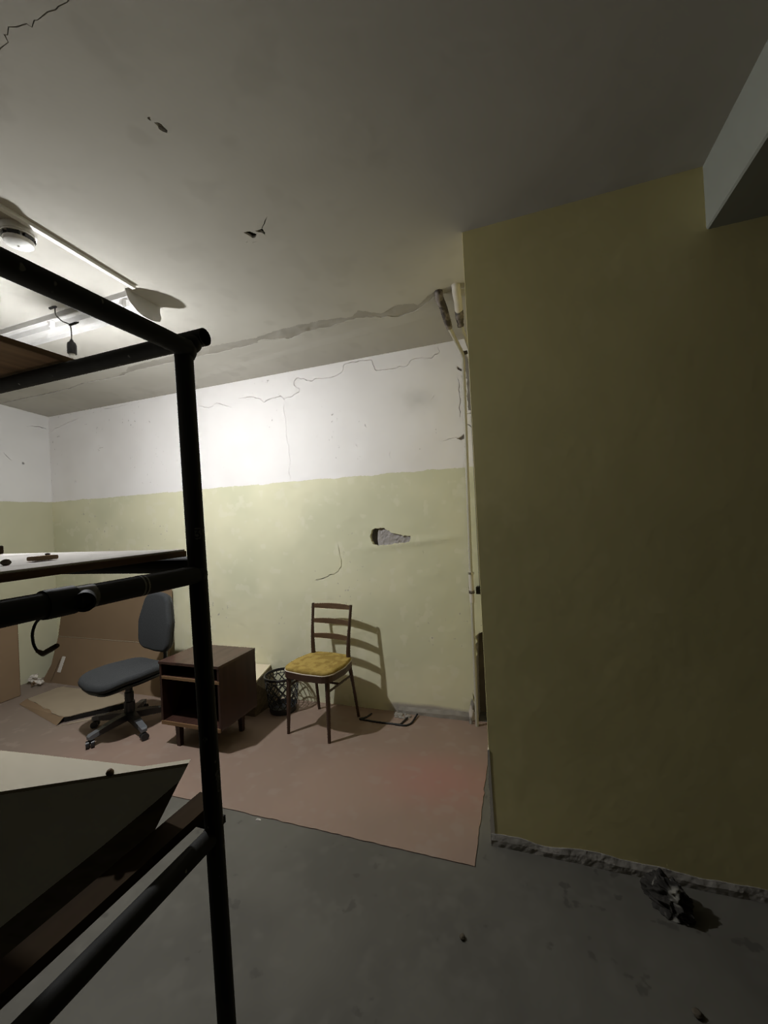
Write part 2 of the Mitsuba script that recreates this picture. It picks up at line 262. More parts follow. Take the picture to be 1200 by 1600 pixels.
cuts = [crack(c_main, .0042, .003), crack(c_vert, .0022, .003), crack(c_l1, .003), crack(c_l2, .006), crack(c_l3, .0025), crack(c_gr, .0052, .003),
        jag(hole, .003, .012), jag(chase, .006, .03),
        jag([(-.435, 2.536), (-.395, 2.513), (-.40, 2.495), (-.432, 2.52)], .002), jag([(-.46, 2.02), (-.40, 2.055), (-.395, 2.02), (-.43, 2.008)], .002),
        crack([(-.56, 2.015), (-.50, 2.03), (-.44, 2.02)], .003), crack([(-.385, 2.19), (-.30, 2.17)], .016, .003), crack([(-.39, 2.50), (-.385, 2.40), (-.372, 2.33)], .006),
        crack([(-.39, 2.12), (-.345, 2.085), (-.33, 2.06)], .012), crack([(-.40, 1.98), (-.34, 2.0)], .006), crack([(-.428, 2.45), (-.424, 2.30), (-.427, 2.17)], .005),
        jag([(-.44, .20), (-.405, .12), (-.40, .02), (-.43, .015), (-.425, .09)], .004), crack([(-.415, .55), (-.405, .42), (-.41, .30)], .006),
        jag([(-.425, .965), (-.405, .975), (-.40, .90), (-.42, .895)], .003), Point(-4.418, 2.0).buffer(.012),
        crack([(-3.05, 2.10), (-3.03, 2.098)], .006), crack([(-1.16, 2.21), (-1.155, 2.19)], .008), crack([(-1.245, 2.06), (-1.24, 2.04)], .007), crack([(-.97, 1.93), (-.965, 1.98)], .004), crack([(-.64, 2.3), (-.6, 2.36)], .003), crack([(-.75, 1.22), (-.75, 1.20)], .004)]
sheet = sbox(XL - .1, -.02, XR, H + .05).difference(unary_union(cuts))
add('wall_back', extr(sheet, .030, on_wall(YB)), 'mat_wall_back', label='far wall, white above and pale green below, cracked, with a hole in the plaster', kind='structure')
mason = sbox(XL - .1, -.02, XR, H + .05).difference(Polygon(chase).buffer(-.004)).difference(Polygon(hole).buffer(.006))
add('wall_back__masonry', extr(mason, .12, on_wall(YB + .030)), 'mat_mortar', label='bare grey mortar bared in hole and cracks')
add('wall_back__backing', cbox((XL - .1, YB + .150, -.02), (XR, YB + .25, H + .05)), 'mat_cavity')
# the rough mortar that shows in the hole: deep at its left, near the surface at its right
gx, gz = np.meshgrid(np.linspace(-1.18, -.815, 74), np.linspace(1.25, 1.415, 34), indexing='ij')
gp = np.stack([gx.ravel(), gx.ravel() * 0, gz.ravel()], 1)
deep = np.interp(gx.ravel(), [-1.18, -1.135, -1.10, -1.0, -.83], [.075, .07, .024, .016, .010]) + .016 * (meshkit.fbm(gp * 38, 4, 5) - .5)
gp[:, 1] = YB + np.maximum(deep, .004)
gi = np.arange(74 * 34).reshape(74, 34); gf = np.stack([gi[:-1, :-1].ravel(), gi[1:, :-1].ravel(), gi[1:, 1:].ravel(), gi[:-1, 1:].ravel()], 1)
add('wall_back__bared_mortar', (gp, gf), 'mat_mortar', True, label='bare grey mortar in the hole')
add('wall_back__mortar_strip', extr(jag([(-.372, 2.62), (-.345, 2.55), (-.335, 2.42), (-.332, 2.2), (-.37, 2.21), (-.366, 2.45), (-.385, 2.6)], .004, .02), .006, on_wall(YB - .005)), 'mat_cement', label='rough patch of torn plaster beside the pipes')

lw_cuts = [crack([(2.541, 2.291), (2.576, 2.248), (2.615, 2.208)], .006), Point(2.701, 2.202).buffer(.012), crack([(2.78, 2.60), (2.86, 2.605), (2.93, 2.59)], .008)]
lw = sbox(YF - .1, -.02, YB + .02, H + .05).difference(unary_union(lw_cuts))
add('wall_left', extr(lw, .03, lambda v: np.column_stack([XL - v[:, 2], v[:, 0], v[:, 1]])), 'mat_wall_left', label='end wall at the left, white above and green below', kind='structure')
add('wall_left__masonry', cbox((XL - .15, YF - .1, -.02), (XL - .03, YB + .2, H + .05)), 'mat_mortar')
# the projecting block at the right: its front is the big olive wall
add('wall_right', cbox((XE, YR, -.02), (XR, YB + .01, H + .05), .0012), 'mat_wall_olive', label='olive green painted wall face that juts out at the right', kind='structure')
add('wall_front', cbox((XL - .15, YF - .15, -.02), (XR + .15, YF, H + .05)), 'mat_wall_dark', kind='structure')
add('wall_side', cbox((XR, YF - .15, -.02), (XR + .15, YB + .2, H + .05)), 'mat_wall_dark', kind='structure')

up = [(XL - .1, 2.515), (-3.833, 2.520), (-3.582, 2.481), (-3.154, 2.494), (-2.960, 2.420), (-2.916, 2.386), (-2.43, 2.371), (-2.224, 2.356), (-1.977, 2.367), (-1.723, 2.386), (-1.516, 2.354), (-1.336, 2.349), (-1.173, 2.357), (-0.988, 2.394), (-0.926, 2.342), (-0.852, 2.397), (-0.816, 2.444), (-0.694, 2.374), (-0.593, 2.402), (-0.575, 2.44), (-0.453, 2.327), (-.30, 2.30), (XR, 2.30)]
lo = [(XL - .1, 2.527), (-3.833, 2.532), (-3.582, 2.490), (-3.154, 2.506), (-3.027, 2.474), (-2.765, 2.464), (-2.331, 2.465), (-2.044, 2.475), (-1.808, 2.466), (-1.685, 2.431), (-1.495, 2.497), (-1.353, 2.451), (-1.181, 2.454), (-0.979, 2.419), (-0.825, 2.479), (-0.721, 2.52), (-0.6, 2.495), (-0.455, 2.377), (-.30, 2.36), (XR, 2.36)]
upj, loj = rough_line(up, .004, .025), rough_line(lo, .004, .025)
main = Polygon(np.vstack([upj, [(XR, YF - .1), (XL - .1, YF - .1)]])).buffer(0)
ch1 = jag([(-1.112, 1.500), (-1.083, 1.505), (-1.072, 1.524), (-1.073, 1.540), (-1.098, 1.544), (-1.110, 1.521)], .002, .01)
ch2 = jag([(-1.061, 1.508), (-1.046, 1.509), (-1.026, 1.512), (-1.028, 1.538), (-1.042, 1.545), (-1.044, 1.528), (-1.06, 1.522)], .002, .01)
ccuts = [ch1, ch2, crack([(-1.035, 1.525), (-1.018, 1.505), (-.992, 1.480), (-.968, 1.463)], .010, .002), jag([(-1.045, .985), (-1.03, .99), (-1.028, 1.02), (-1.04, 1.03), (-1.05, 1.01)], .002, .01), jag([(-1.052, .965), (-1.045, .962), (-1.046, .978), (-1.051, .978)], .0015, .006),
         crack([(-1.6, .74), (-1.234, .685), (-1.165, .665), (-1.111, .687), (-1.069, .686), (-0.967, 0.687), (-.8, .60)], .0022, .005), crack([(-1.15, 1.555), (-1.135, 1.552)], .006), crack([(-1.12, 1.575), (-1.10, 1.572)], .006)]
main = main.difference(unary_union(ccuts))
flat = lambda z: (lambda v: np.column_stack([v[:, 0], v[:, 1], z + v[:, 2]]))
add('ceiling', extr(main, .014, flat(H)), 'mat_ceiling', label='grey white plaster ceiling with a torn seam, cracks and holes', kind='structure')
strip = Polygon(np.vstack([loj, [(XR, YB + .04), (XL - .1, YB + .04)]])).buffer(0)
def slope(v):
    z = np.where(v[:, 2] > .001, H + .03, H + .001 - np.clip((v[:, 1] - 2.47) / (YB - 2.47), 0, 2) * .042)
    return np.column_stack([v[:, 0], v[:, 1], z])
add('ceiling__edge_strip', extr(strip, .05, slope), 'mat_ceiling', label='ceiling strip along the far wall that dips to it')
seam = Polygon(np.vstack([upj, loj[::-1]])).buffer(.004)
add('ceiling__seam_fill', extr(seam, .009, flat(H + .0022)), 'mat_ceiling_under', label='greyer band of torn plaster along the seam')
add('ceiling__slab', cbox((XL - .15, YF - .15, H + .011), (XR + .15, YB + .2, H + .2)), 'mat_ceiling_under', label='rougher layer bared under the torn plaster')
# dark insets: shade of the ceiling holes put into colour; brown one stained
def curl(c, r, h, seed):
    s = trimesh.creation.icosphere(2, 1.0); s.vertices *= [r, r * .6, h]; s.vertices += .3 * r * (meshkit.fbm(s.vertices * 60 + seed, 2, seed)[:, None] - .5); s.apply_translation(c); return s
add('ceiling__shade_stain_inset', extr(ch1.buffer(-.001), .002, flat(H + .0095)), 'mat_hole_shade', label='dark inset, the shade of the hole put into its colour')
add('ceiling__shade_stain_inset', extr(jag([(-1.05, 1.51), (-1.03, 1.513), (-1.03, 1.536), (-1.04, 1.54)], .001, .01), .002, flat(H + .0095)), 'mat_hole_shade')
add('ceiling__shade_stain_inset', extr(jag([(-1.043, .99), (-1.032, .993), (-1.03, 1.018), (-1.04, 1.026)], .001, .01), .002, flat(H + .0095)), 'mat_cavity', label='brown stained chip in the plaster')
add('ceiling_beam', cbox((.69, YF - .1, 2.522), (1.05, YR + .01, H + .05), .006), 'mat_beam', label='white boxed beam under the ceiling at the upper right', kind='structure')

def skirting(key, a, b, h, d, mat, label, seed, base=0.0):
    """A crumbling cement fillet along the foot of a wall that faces -y, from x = a to b."""
    n = int((b - a) / .02); xs = np.linspace(a, b, n); V, F = [], []
    for i, x in enumerate(xs):
        u = meshkit.fbm(np.array([[x * 7, seed, 0.3], [x * 7, seed, 5.3], [x * 31, seed, 2.0]]), 3, seed); hh = h * (.6 + .8 * u[0]); dd = d * (.4 + 1.2 * u[1])
        V += [[x, base + .004, -.02], [x, base - dd, -.004 + .006 * u[2]], [x, base - dd * (.75 + .3 * u[2]), hh * .55], [x, base - .002 - dd * .3 * u[2], hh], [x, base + .004, hh]]
    for i in range(n - 1):
        for j in range(5):
            q = [i * 5 + j, i * 5 + (j + 1) % 5, (i + 1) * 5 + (j + 1) % 5, (i + 1) * 5 + j]; F += [[q[0], q[2], q[1]], [q[0], q[3], q[2]]]
    return add(key, trimesh.Trimesh(V, F, process=False), mat, label=label, kind='structure')
skirting('baseboard_right', XE - .006, XR, .045, .016, 'mat_cement', 'crumbling cement fillet along the foot of the olive wall', 3, YR)
skirting('baseboard_back', -1.0, -.44, .055, .020, 'mat_cement', 'grey cement fillet along the foot of the far wall', 5, YB)
# chipped pale plaster on the corner of the olive block
V = []; zs = np.linspace(0, .42, 22)
pts = [(XE - .004 - .012 * meshkit.noise(np.array([[z * 22, 1.0, 0]]), 4)[0] * (1 - z / .5), z) for z in zs]
chip = Polygon([*pts, (XE + .004, .42), (XE + .010, 0)])
add('trim_1', extr(chip, .05, on_wall(YR - .002)), 'mat_pipe_white', label='chipped pale plaster at the foot of the corner', kind='structure')

# ------------------------------------------------------------------ the bulb that lights the room
BX, BY, BZ = -2.345, 1.58, 2.420
tag('light_bulb', 'bare lit bulb in a black holder hanging from the ceiling on a wire', 'light bulb')
ball = trimesh.creation.icosphere(4, .030); ball.apply_translation((BX, BY, BZ))
dome = trimesh.intersections.slice_mesh_plane(ball, [0, 0, -1], [0, 0, BZ + .0015])
scene['light_bulb__dome'] = {**ply(dome, 'mat_white_plastic'), 'emitter': {'type': 'area', 'radiance': {'type': 'rgb', 'value': LAMP}}}
tag('light_bulb__dome', 'glowing white dome')
add('light_bulb__neck', lathe([(.0299, BZ + .002), (.0285, BZ + .014), (.022, BZ + .034), (.014, BZ + .052), (.014, BZ + .066)], 32, (BX, BY, 0)), 'mat_white_plastic', 40, label='white plastic neck')
add('light_bulb__holder', lathe([(0, BZ + .060), (.022, BZ + .060), (.0225, BZ + .068), (.0225, BZ + .108), (.019, BZ + .120), (.010, BZ + .128), (.006, BZ + .140), (0, BZ + .141)], 32, (BX, BY, 0)), 'mat_black', 40, label='black bulb holder')
add('light_bulb__wire', tube(bend([(-2.464, 1.578, H + .002), (-2.462, 1.576, H - .045), (-2.425, 1.586, H - .085), (BX - .004, BY, BZ + .225), (BX + .003, BY, BZ + .18), (BX, BY, BZ + .135)], .02), .0032, 8), 'mat_steel_worn', True, label='thin grey wire')
add('light_bulb__wire_joint', tube([(BX - .012, BY, BZ + .222), (BX + .02, BY + .012, BZ + .233), (BX + .035, BY + .02, BZ + .238)], [.006, .007, .003], 8), 'mat_black', True, label='taped black wire joint')
add('light_bulb__ceiling_hook', cbox((-2.50, 1.565, H - .008), (-2.445, 1.578, H + .002)), 'mat_black', label='black hook at the ceiling')

# ------------------------------------------------------------------ ceiling fittings
tag('ceiling_luminaire', 'white tubeless strip light fixture on the ceiling above the bulb', 'light fixture')
prof = Polygon([(-.095, 0), (.095, 0), (.095, -.030), (.088, -.032), (.080, -.014), (.034, -.010), (.026, -.036), (-.026, -.036), (-.034, -.010), (-.080, -.014), (-.088, -.032), (-.095, -.030)])
def along_x(x0, yc): return lambda v: np.column_stack([x0 + v[:, 2], yc + v[:, 0], H + v[:, 1]])
add('ceiling_luminaire__tray', extr(prof, 1.32, along_x(-3.275, 1.712)), 'mat_white_enamel')
for sx in (-3.2, -2.62, -2.04):
    for sy in (-.057, .057):
        if sx == -2.62 and sy > 0: continue
        add('ceiling_luminaire__lamp_socket', cat_([cbox((sx - .012, 1.712 + sy - .014, H - .052), (sx + .012, 1.712 + sy + .014, H - .012), .004), cbox((sx - .006, 1.712 + sy - .008, H - .060), (sx + .014, 1.712 + sy + .008, H - .048), .003)]), 'mat_white_plastic')
half = Polygon([(-.112, .0), (-.105, -.030), (-.085, -.062), (-.05, -.088), (-.01, -.101), (.03, -.104), (.065, -.099), (.095, -.088), (.104, -.078), (.108, -.06), (.100, -.03), (.104, 0)]).buffer(.002)
for x0 in (-1.953, -3.280):
    add('ceiling_luminaire__end_plate', extr(half, .004, along_x(x0, 1.712)), 'mat_white_enamel', label='half round white end plate')
trunk = Polygon([(-.0125, 0), (.0125, 0), (.0125, -.013), (.0105, -.015), (-.0105, -.015), (-.0125, -.013)])
def trunk_frame(v):
    s = v[:, 2] / 1.55; return np.column_stack([-1.80 - .095 * s + v[:, 0], .06 + v[:, 2], H + v[:, 1]])
add('cable_trunking', extr(trunk, 1.545, trunk_frame), 'mat_white_plastic', label='narrow white cable trunking across the ceiling to the light fixture', cat='cable trunking')
DX, DY = -1.945, 1.115
tag('smoke_detector', 'round white smoke detector on the ceiling beside the trunking', 'smoke detector')
add('smoke_detector__base', lathe([(0, H), (.062, H), (.064, H - .012), (.060, H - .026), (0, H - .026)], 40, (DX, DY, 0)), 'mat_white_plastic', 40)
add('smoke_detector__body', lathe([(0, H - .026), (.057, H - .026), (.058, H - .034), (.044, H - .035), (.044, H - .049), (.053, H - .050), (.049, H - .064), (.030, H - .072), (0, H - .073)], 40, (DX, DY, 0)), 'mat_white_plastic', 40)
for a in np.arange(0, 360, 60):
    add('smoke_detector__slot', move(cbox((.040, -.020, H - .0495), (.0535, .020, H - .0345), .001), a + 12, (DX, DY, 0)), 'mat_black', label='dark vent slot')
add('smoke_detector__lamp', lathe([(0, H - .072), (.004, H - .072), (.004, H - .0755), (0, H - .076)], 12, (DX, DY, 0)), 'mat_metal_bright', 40)

# ------------------------------------------------------------------ heating pipes in the corner
tag('heating_pipe', 'painted heating pipe with a dark wrapped top, down the corner to the floor', 'pipe')
add('heating_pipe__wrapped_stub', tube([(-.424, 2.331, H + .01), (-.424, 2.345, H - .03), (-.416, 2.42, 2.71), (-.405, 2.49, 2.645), (-.400, 2.515, 2.620)], [.024, .024, .023, .022, .017], 18), 'mat_pipe_dark', True, label='dark rusty wrapped stub')
add('heating_pipe__tube', tube(bend([(-.402, 2.505, 2.628), (-.374, 2.885, 2.585), (-.378, 2.885, 2.40), (-.398, 2.885, 1.08)], .05), .0125, 16), 'mat_pipe_paint', True)
add('heating_pipe__tube', tube([(-.397, 2.885, 1.10), (-.401, 2.885, .75), (-.408, 2.882, .0)], .0118, 16), 'mat_pipe_paint', True)
add('heating_pipe__sleeve', lathe([(0, .86), (.0155, .86), (.0165, .865), (.0165, 1.055), (.0155, 1.06), (0, 1.06)], 24, (-.399, 2.885, 0)), 'mat_pipe_white', 40, label='whiter coupling sleeve')
add('heating_pipe__ring', lathe([(0, 1.058), (.021, 1.058), (.021, 1.072), (0, 1.072)], 24, (-.398, 2.885, 0)), 'mat_metal_bright', 40)
add('heating_pipe__joint', tube([(-.378, 2.87, 2.592), (-.362, 2.88, 2.596), (-.346, 2.885, 2.600)], [.016, .013, .013], 12), 'mat_pipe_dark', True, label='dark joint between the pipes')
tag('heating_pipe_001', 'pale pipe with a thick white top and black collar, nearest the olive wall', 'pipe')
add('heating_pipe_001__white_stub', tube([(-.321, 2.306, H + .01), (-.321, 2.32, H - .03), (-.326, 2.40, 2.725), (-.331, 2.46, 2.682)], [.024, .024, .024, .023], 18), 'mat_pipe_white', True, label='thick white stub')
add('heating_pipe_001__collar', tube([(-.330, 2.452, 2.690), (-.332, 2.485, 2.662), (-.333, 2.51, 2.645), (-.334, 2.53, 2.632)], [.0245, .025, .019, .020], 18), 'mat_pipe_dark', True, label='black collar')
add('heating_pipe_001__tube', tube(bend([(-.333, 2.52, 2.640), (-.330, 2.90, 2.615), (-.336, 2.915, 2.40), (-.340, 2.930, 1.2), (-.341, 2.934, .97)], .04), .0105, 14), 'mat_pipe_paint', True)
tag('pipe_bracket', 'small black pipe bracket on the wall between the pipe and the olive corner', 'bracket')
add('pipe_bracket__block', cbox((-.372, 2.905, .915), (-.300, 2.955, .965), .003), 'mat_black')
add('pipe_bracket__strap', lathe([(.0168, .925), (.020, .925), (.020, .945), (.0168, .945)], 24, (-.399, 2.885, 0)), 'mat_pipe_dark', 40)
# broken plaster pieces leaning at the pipe's foot
tag('plaster_shards', 'small broken plaster shards at the foot of the heating pipe', 'plaster')
for k, (x, y, z, s) in enumerate([(-.445, 2.925, .07, .06), (-.437, 2.93, .12, .05), (-.45, 2.90, .015, .04)]):
    a = hull(np.array([[-.3, 0, -1], [.35, .1, -.9], [.2, 0, .3], [-.1, .05, 1], [-.4, .05, .1], [0, -.18, -.3]]) * s + [x, y, z])
    add('plaster_shards__shard', a, 'mat_cement' if k else 'mat_pipe_white')

# ------------------------------------------------------------------ steel rack
RP = .0235
tag('steel_rack', 'tall rack welded of black steel pipes, close by at the left', 'rack')
PX, PY = -.845, .868
add('steel_rack__post', pipe((PX - .006, PY - .006, 1.992), (PX + .014, PY + .020, 0), RP), 'mat_steel', 30)
for x, y in ((-2.02, .90), (PX, -.90), (-2.02, -.90)):
    add('steel_rack__post', pipe((x, y, 2.03), (x, y, 0), RP), 'mat_steel', 30)
for z0, z1 in ((1.972, 1.972), (1.366, 1.366), (.664, .664)):
    for x in (-.842, -2.02):
        add('steel_rack__rail', pipe((x, PY, z0), (x, -.92, z1), RP), 'mat_steel', 30)
for z, y, x1 in ((2.018, .912, -.822), (1.388, .897, -.868)):
    add('steel_rack__crossbar', pipe((x1, y, z), (-2.04, y - .01, z - .006), RP), 'mat_steel', 30)
    add('steel_rack__crossbar', pipe((-.83, -.95, z), (-2.04, -.95, z), RP), 'mat_steel', 30)
add('steel_rack__crossbar', pipe((-.83, -.95, .662), (-2.04, -.95, .662), RP), 'mat_steel', 30)
add('steel_rack__bracket', cbox((-.962, .885, .664), (-.838, .925, .686), .002), 'mat_steel', label='short flat bracket')
def cyl_y(y0, y1, r, x=-.842, z=1.366, n=28): return tube([(x, y0, z), (x, y0 + .15 * (y1 - y0), z), (x, y1, z)], [r * .97, r, r], n)
add('steel_rack__coupling', cyl_y(.495, .548, .0275), 'mat_steel', 30)
add('steel_rack__coupling', cyl_y(.548, .585, .0245), 'mat_steel_worn', 30, label='worn pipe coupling')
add('steel_rack__pipe_stub', pipe((-.842, .572, 1.366), (-.806, .545, 1.362), .0190, .003), 'mat_steel', 30, label='short open pipe stub')
for (y, r) in ((.690, .0242), (.70, .0240)):
    add('steel_rack__weld', trimesh.creation.annulus(RP - .001, r, .004, sections=28, transform=trimesh.transformations.translation_matrix([-.842, y, 1.366]) @ trimesh.transformations.rotation_matrix(math.pi / 2, [1, 0, 0])), 'mat_steel_worn', 30, label='pale weld ring')
def blob(c, r, seed, sq=(1, 1, 1), amp=.35, sub=2):
    s = trimesh.creation.icosphere(sub, 1.0); s.vertices *= (1 + amp * 2 * (meshkit.fbm(s.vertices * 1.7 + seed * 3.1, 2, seed) - .5))[:, None]; s.vertices *= np.array(sq) * r; s.apply_translation(c); return s
for c in ((-.846, .868, 1.966), (-.842, .866, 1.366), (-.843, .874, .664)):
    add('steel_rack__weld', blob(c, .0255, 3, (1, 1, 1.05), .12), 'mat_steel', 40)
add('steel_rack__weld', blob((-.846, .890, 1.995), .024, 5, (1, 1, 1), .12), 'mat_steel', 40)
# stencilled mark on the post: a pale patch with a 3 left dark in it, curved with the pipe
def on_post(m, zc):
    ax = np.array([PX + .002, PY + .004]); out = m.copy(); v = out.vertices
    base = math.atan2(-ax[1], -ax[0]); a = base - v[:, 0] / RP
    a = base + v[:, 0] / RP; r = RP + .0003 + v[:, 2]
    out.vertices = np.column_stack([ax[0] + r * np.cos(a), ax[1] + r * np.sin(a), zc + v[:, 1]]); return out
def fine(m): return m.subdivide_to_size(.004)
three = meshkit.text_mesh('3', .022, .0006, True)
three.apply_translation([-three.bounds[:, 0].mean(), -three.bounds[:, 1].mean(), 0])
patch = extr(jag([(-.010, -.015), (.0095, -.014), (.010, .015), (-.010, .016)], .0007, .004), .0006)
add('steel_rack__painted_mark', on_post(fine(cat_([patch])).copy(), 1.475).apply_translation([0, 0, 0]), 'mat_steel_worn', label='worn grey number patch on the post')
t3 = three.copy(); t3.vertices[:, 2] += .0005; add('steel_rack__painted_number', on_post(fine(t3), 1.475), 'mat_steel', label='dark number 3')
t4 = extr(jag([(.013, .004), (.019, .002), (.018, .012), (.014, .013)], .0008, .003), .0005); add('steel_rack__painted_mark', on_post(fine(t4), 1.475), 'mat_steel_worn')
add('steel_rack__light_streak', on_post(fine(extr(jag([(.006, -.03), (.012, -.028), (.011, .03), (.005, .028)], .0012, .006), .0004)), .815).apply_translation([.009, .011, 0]), 'mat_steel_worn', label='pale streak on the post, reflected light put into the colour')  # pale streak stands in for greenish light reflected at the post edge
tag('black_cable', 'black cable loop with a brown end hanging under the rack rail', 'cable')
loop = bend([(-.955, .60, 1.338), (-1.003, .60, 1.322), (-1.046, .60, 1.300), (-1.060, .60, 1.272), (-1.055, .60, 1.247), (-1.042, .60, 1.234)], .03)
add('black_cable__loop', tube(np.vstack([[(-.872, .58, 1.350)], loop]), .0030, 10), 'mat_black', True)
add('black_cable__end', tube([(-1.043, .60, 1.236), (-1.025, .60, 1.231), (-.995, .60, 1.244), (-.978, .60, 1.252)], [.004, .0058, .006, .005], 10), 'mat_board_brown', True, label='frayed brown end')

# shelf boards and what lies on them
add('shelf_board', cbox((-1.96, -.90, 2.042), (-1.380, .940, 2.062), .002), 'mat_board_brown', label='brown board on top of the rack, seen from below', cat='shelf board')
tag('shelf_board_001', 'white topped board with brown edges on the middle level of the rack', 'shelf board')
add('shelf_board_001__core', cbox((-1.96, -.90, 1.4125), (-.895, .885, 1.428), .001), 'mat_board_edge', label='brown chipboard core')
add('shelf_board_001__white_face', cbox((-1.957, -.897, 1.4278), (-.897, .882, 1.4325), .001), 'mat_board_white', label='white painted top')
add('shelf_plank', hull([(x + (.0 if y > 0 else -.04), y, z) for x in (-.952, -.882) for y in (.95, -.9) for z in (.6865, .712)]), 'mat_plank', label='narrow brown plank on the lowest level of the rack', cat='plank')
add('mortar_crumb', blob((-1.055, .555, 1.439), .009, 2, (1, 1, .8)), 'mat_dirt', 40, label='dark crumb near the front edge of the white board', cat='debris')
add('wood_chip', cbox((-1.09, .612, 1.4345), (-1.055, .660, 1.444), .002), 'mat_cardboard', label='light brown wood chip on the white board', cat='wood chip')
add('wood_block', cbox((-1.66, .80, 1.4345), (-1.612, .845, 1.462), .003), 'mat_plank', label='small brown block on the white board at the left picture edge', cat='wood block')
add('mortar_crumb', blob((-1.27, .765, 1.437), .006, 4, (1, 1, .6)), 'mat_dirt', 40, label='small dark crumb in the middle of the white board', cat='debris')

# broken cabinet lying in the lowest level of the rack
T1 = np.array([-.885, .85, 0]); DD = np.array([-.375, -.219, 0]); DD /= np.linalg.norm(DD); NN = np.array([-DD[1], DD[0], 0]); NN = NN if NN[1] > 0 else -NN
def lean(off): return lambda v: T1 + v[:, :1] * DD + (off + v[:, 2:3]) * NN + v[:, 1:2] * np.array([0, 0, 1.0])
tag('broken_cabinet', 'broken cabinet piece with cream top and grey side, tilted in the rack', 'cabinet')
add('broken_cabinet__side_panel', extr(Polygon([(0, .866), (1.0, .866), (1.0, .20), (.60, .432), (.41, .560), (.215, .688), (.09, .775), (.024, .823)]), .016, lean(0)), 'mat_laminate_grey', label='grey white side panel')
add('broken_cabinet__edge_band', extr(Polygon([(.0, .8662), (1.0, .8662), (1.0, .858), (.005, .858)]), .0175, lean(-.001)), 'mat_laminate_dull', label='pale edge band')
add('broken_cabinet__lower_panel', extr(Polygon([(.015, .84), (1.0, .80), (1.0, .02), (.70, .240), (.41, .440), (.16, .625), (.098, .690)]), .012, lean(.017)), 'mat_hardboard', label='brown lower panel')
add('broken_cabinet__top_panel', hull([(*p, z) for p in ((-1.035, .787), (-1.36, .772), (-1.50, .756), (-1.90, .70), (-1.90, .30), (-1.26, .648), (-.99, .81)) for z in (.847, .863)]), 'mat_laminate_dull', label='cream coloured top panel')
k = T1 + .19 * DD; add('broken_cabinet__peg', blob((k[0], k[1], .872), .009, 8, (1, 1, 1.1), .2), 'mat_board_brown', 40, label='dark peg on the edge')

# ------------------------------------------------------------------ bedside cabinet
tag('bedside_cabinet', 'dark mahogany open bedside cabinet on four legs, behind the rack post', 'cabinet')
x0, x1, y0, y1 = -2.43, -1.925, 2.12, 2.49
add('bedside_cabinet__top', cbox((x0 - .003, y0 - .006, .560), (x1 + .003, y1, .580), .002), 'mat_mahogany', label='lacquered top')
add('bedside_cabinet__side', cbox((x0, y0, .175), (x0 + .018, y1, .560), .001), 'mat_mahogany_side')
add('bedside_cabinet__side', cbox((x1 - .018, y0, .175), (x1, y1, .560), .001), 'mat_mahogany_side')
add('bedside_cabinet__back', cbox((x0 + .018, y1 - .008, .175), (x1 - .018, y1 - .001, .560), .001), 'mat_mahogany_side')
add('bedside_cabinet__shelf', cbox((x0 + .018, y0 + .004, .462), (x1 - .018, y1 - .008, .478), .001), 'mat_mahogany')
add('bedside_cabinet__shelf_edge', cbox((x0 + .018, y0 - .002, .460), (x1 - .001, y0 + .004, .480), .001), 'mat_wood_edge', label='light wood edge strip')
add('bedside_cabinet__bottom', cbox((x0 + .002, y0 + .004, .158), (x1 - .002, y1, .1755), .001), 'mat_mahogany')
add('bedside_cabinet__bottom_edge', cbox((x0 + .001, y0 - .002, .150), (x1 - .006, y0 + .004, .1765), .001), 'mat_wood_edge', label='light wood front edge')
for lx in (x0 + .12, x1 - .09):
    for ly in (y0 + .035, y1 - .07):
        add('bedside_cabinet__leg', hull([(lx + s * a, ly + t * a, z) for s in (-1, 1) for t in (-1, 1) for a, z in ((.019, .158), (.014, .004))]), 'mat_mahogany_side')

# ------------------------------------------------------------------ office chair
OX, OY, OR = -2.89, 2.25, -12.0
tag('office_chair', 'grey fabric swivel office chair with a black five arm base', 'office chair')
def oc(m): return move(m, OR, (OX, OY, 0))
seat = cushion(outline(.44, .40, .46, .10, .10, .02), .055, .026, .008); seat.vertices[:, 1] -= .26
sv = seat.vertices; sv[:, 2] += .390 - .9 * np.clip(-.10 - sv[:, 1], 0, 1) ** 2 + .25 * sv[:, 0] ** 2
add('office_chair__seat', oc(seat), 'mat_fabric', True, label='grey fabric seat')
shell = cushion(outline(.41, .37, .43, .10, .10, .018), .022, .010); shell.vertices[:, 1] -= .245; shell.vertices[:, 2] += .370 - .9 * np.clip(-.10 - shell.vertices[:, 1], 0, 1) ** 2
add('office_chair__seat_shell', oc(shell), 'mat_plastic_black', True, label='black seat shell')
def upright(m, y, z, tilt):
    m = m.copy(); v = m.vertices.copy(); m.vertices = np.column_stack([v[:, 0], -v[:, 2] + .5 * v[:, 0] ** 2 * -1, v[:, 1]])
    m.apply_transform(trimesh.transformations.rotation_matrix(math.radians(tilt), [1, 0, 0])); m.apply_translation([0, y, z]); m.invert(); return m
ob = outline(.40, .285, .435, .085, .085, .016)
add('office_chair__backrest', oc(upright(cushion(ob, .055, .026, .008), .245, .520, -6)), 'mat_fabric', True, label='grey fabric backrest')
add('office_chair__back_shell', oc(upright(cushion(outline(.375, .265, .405, .08, .08, .014), .02, .009), .262, .533, -6)), 'mat_plastic_black', True)
add('office_chair__back_bracket', oc(tube(bend([(0, .02, .368), (0, .24, .362), (0, .292, .42), (0, .285, .60)], .06), .016, 12)), 'mat_plastic_black', True, label='black steel bracket')
add('office_chair__back_knob', oc(tube([(-.05, .20, .405), (.0, .225, .412), (.05, .20, .405)], [.012, .02, .012], 10)), 'mat_plastic_grey', True)
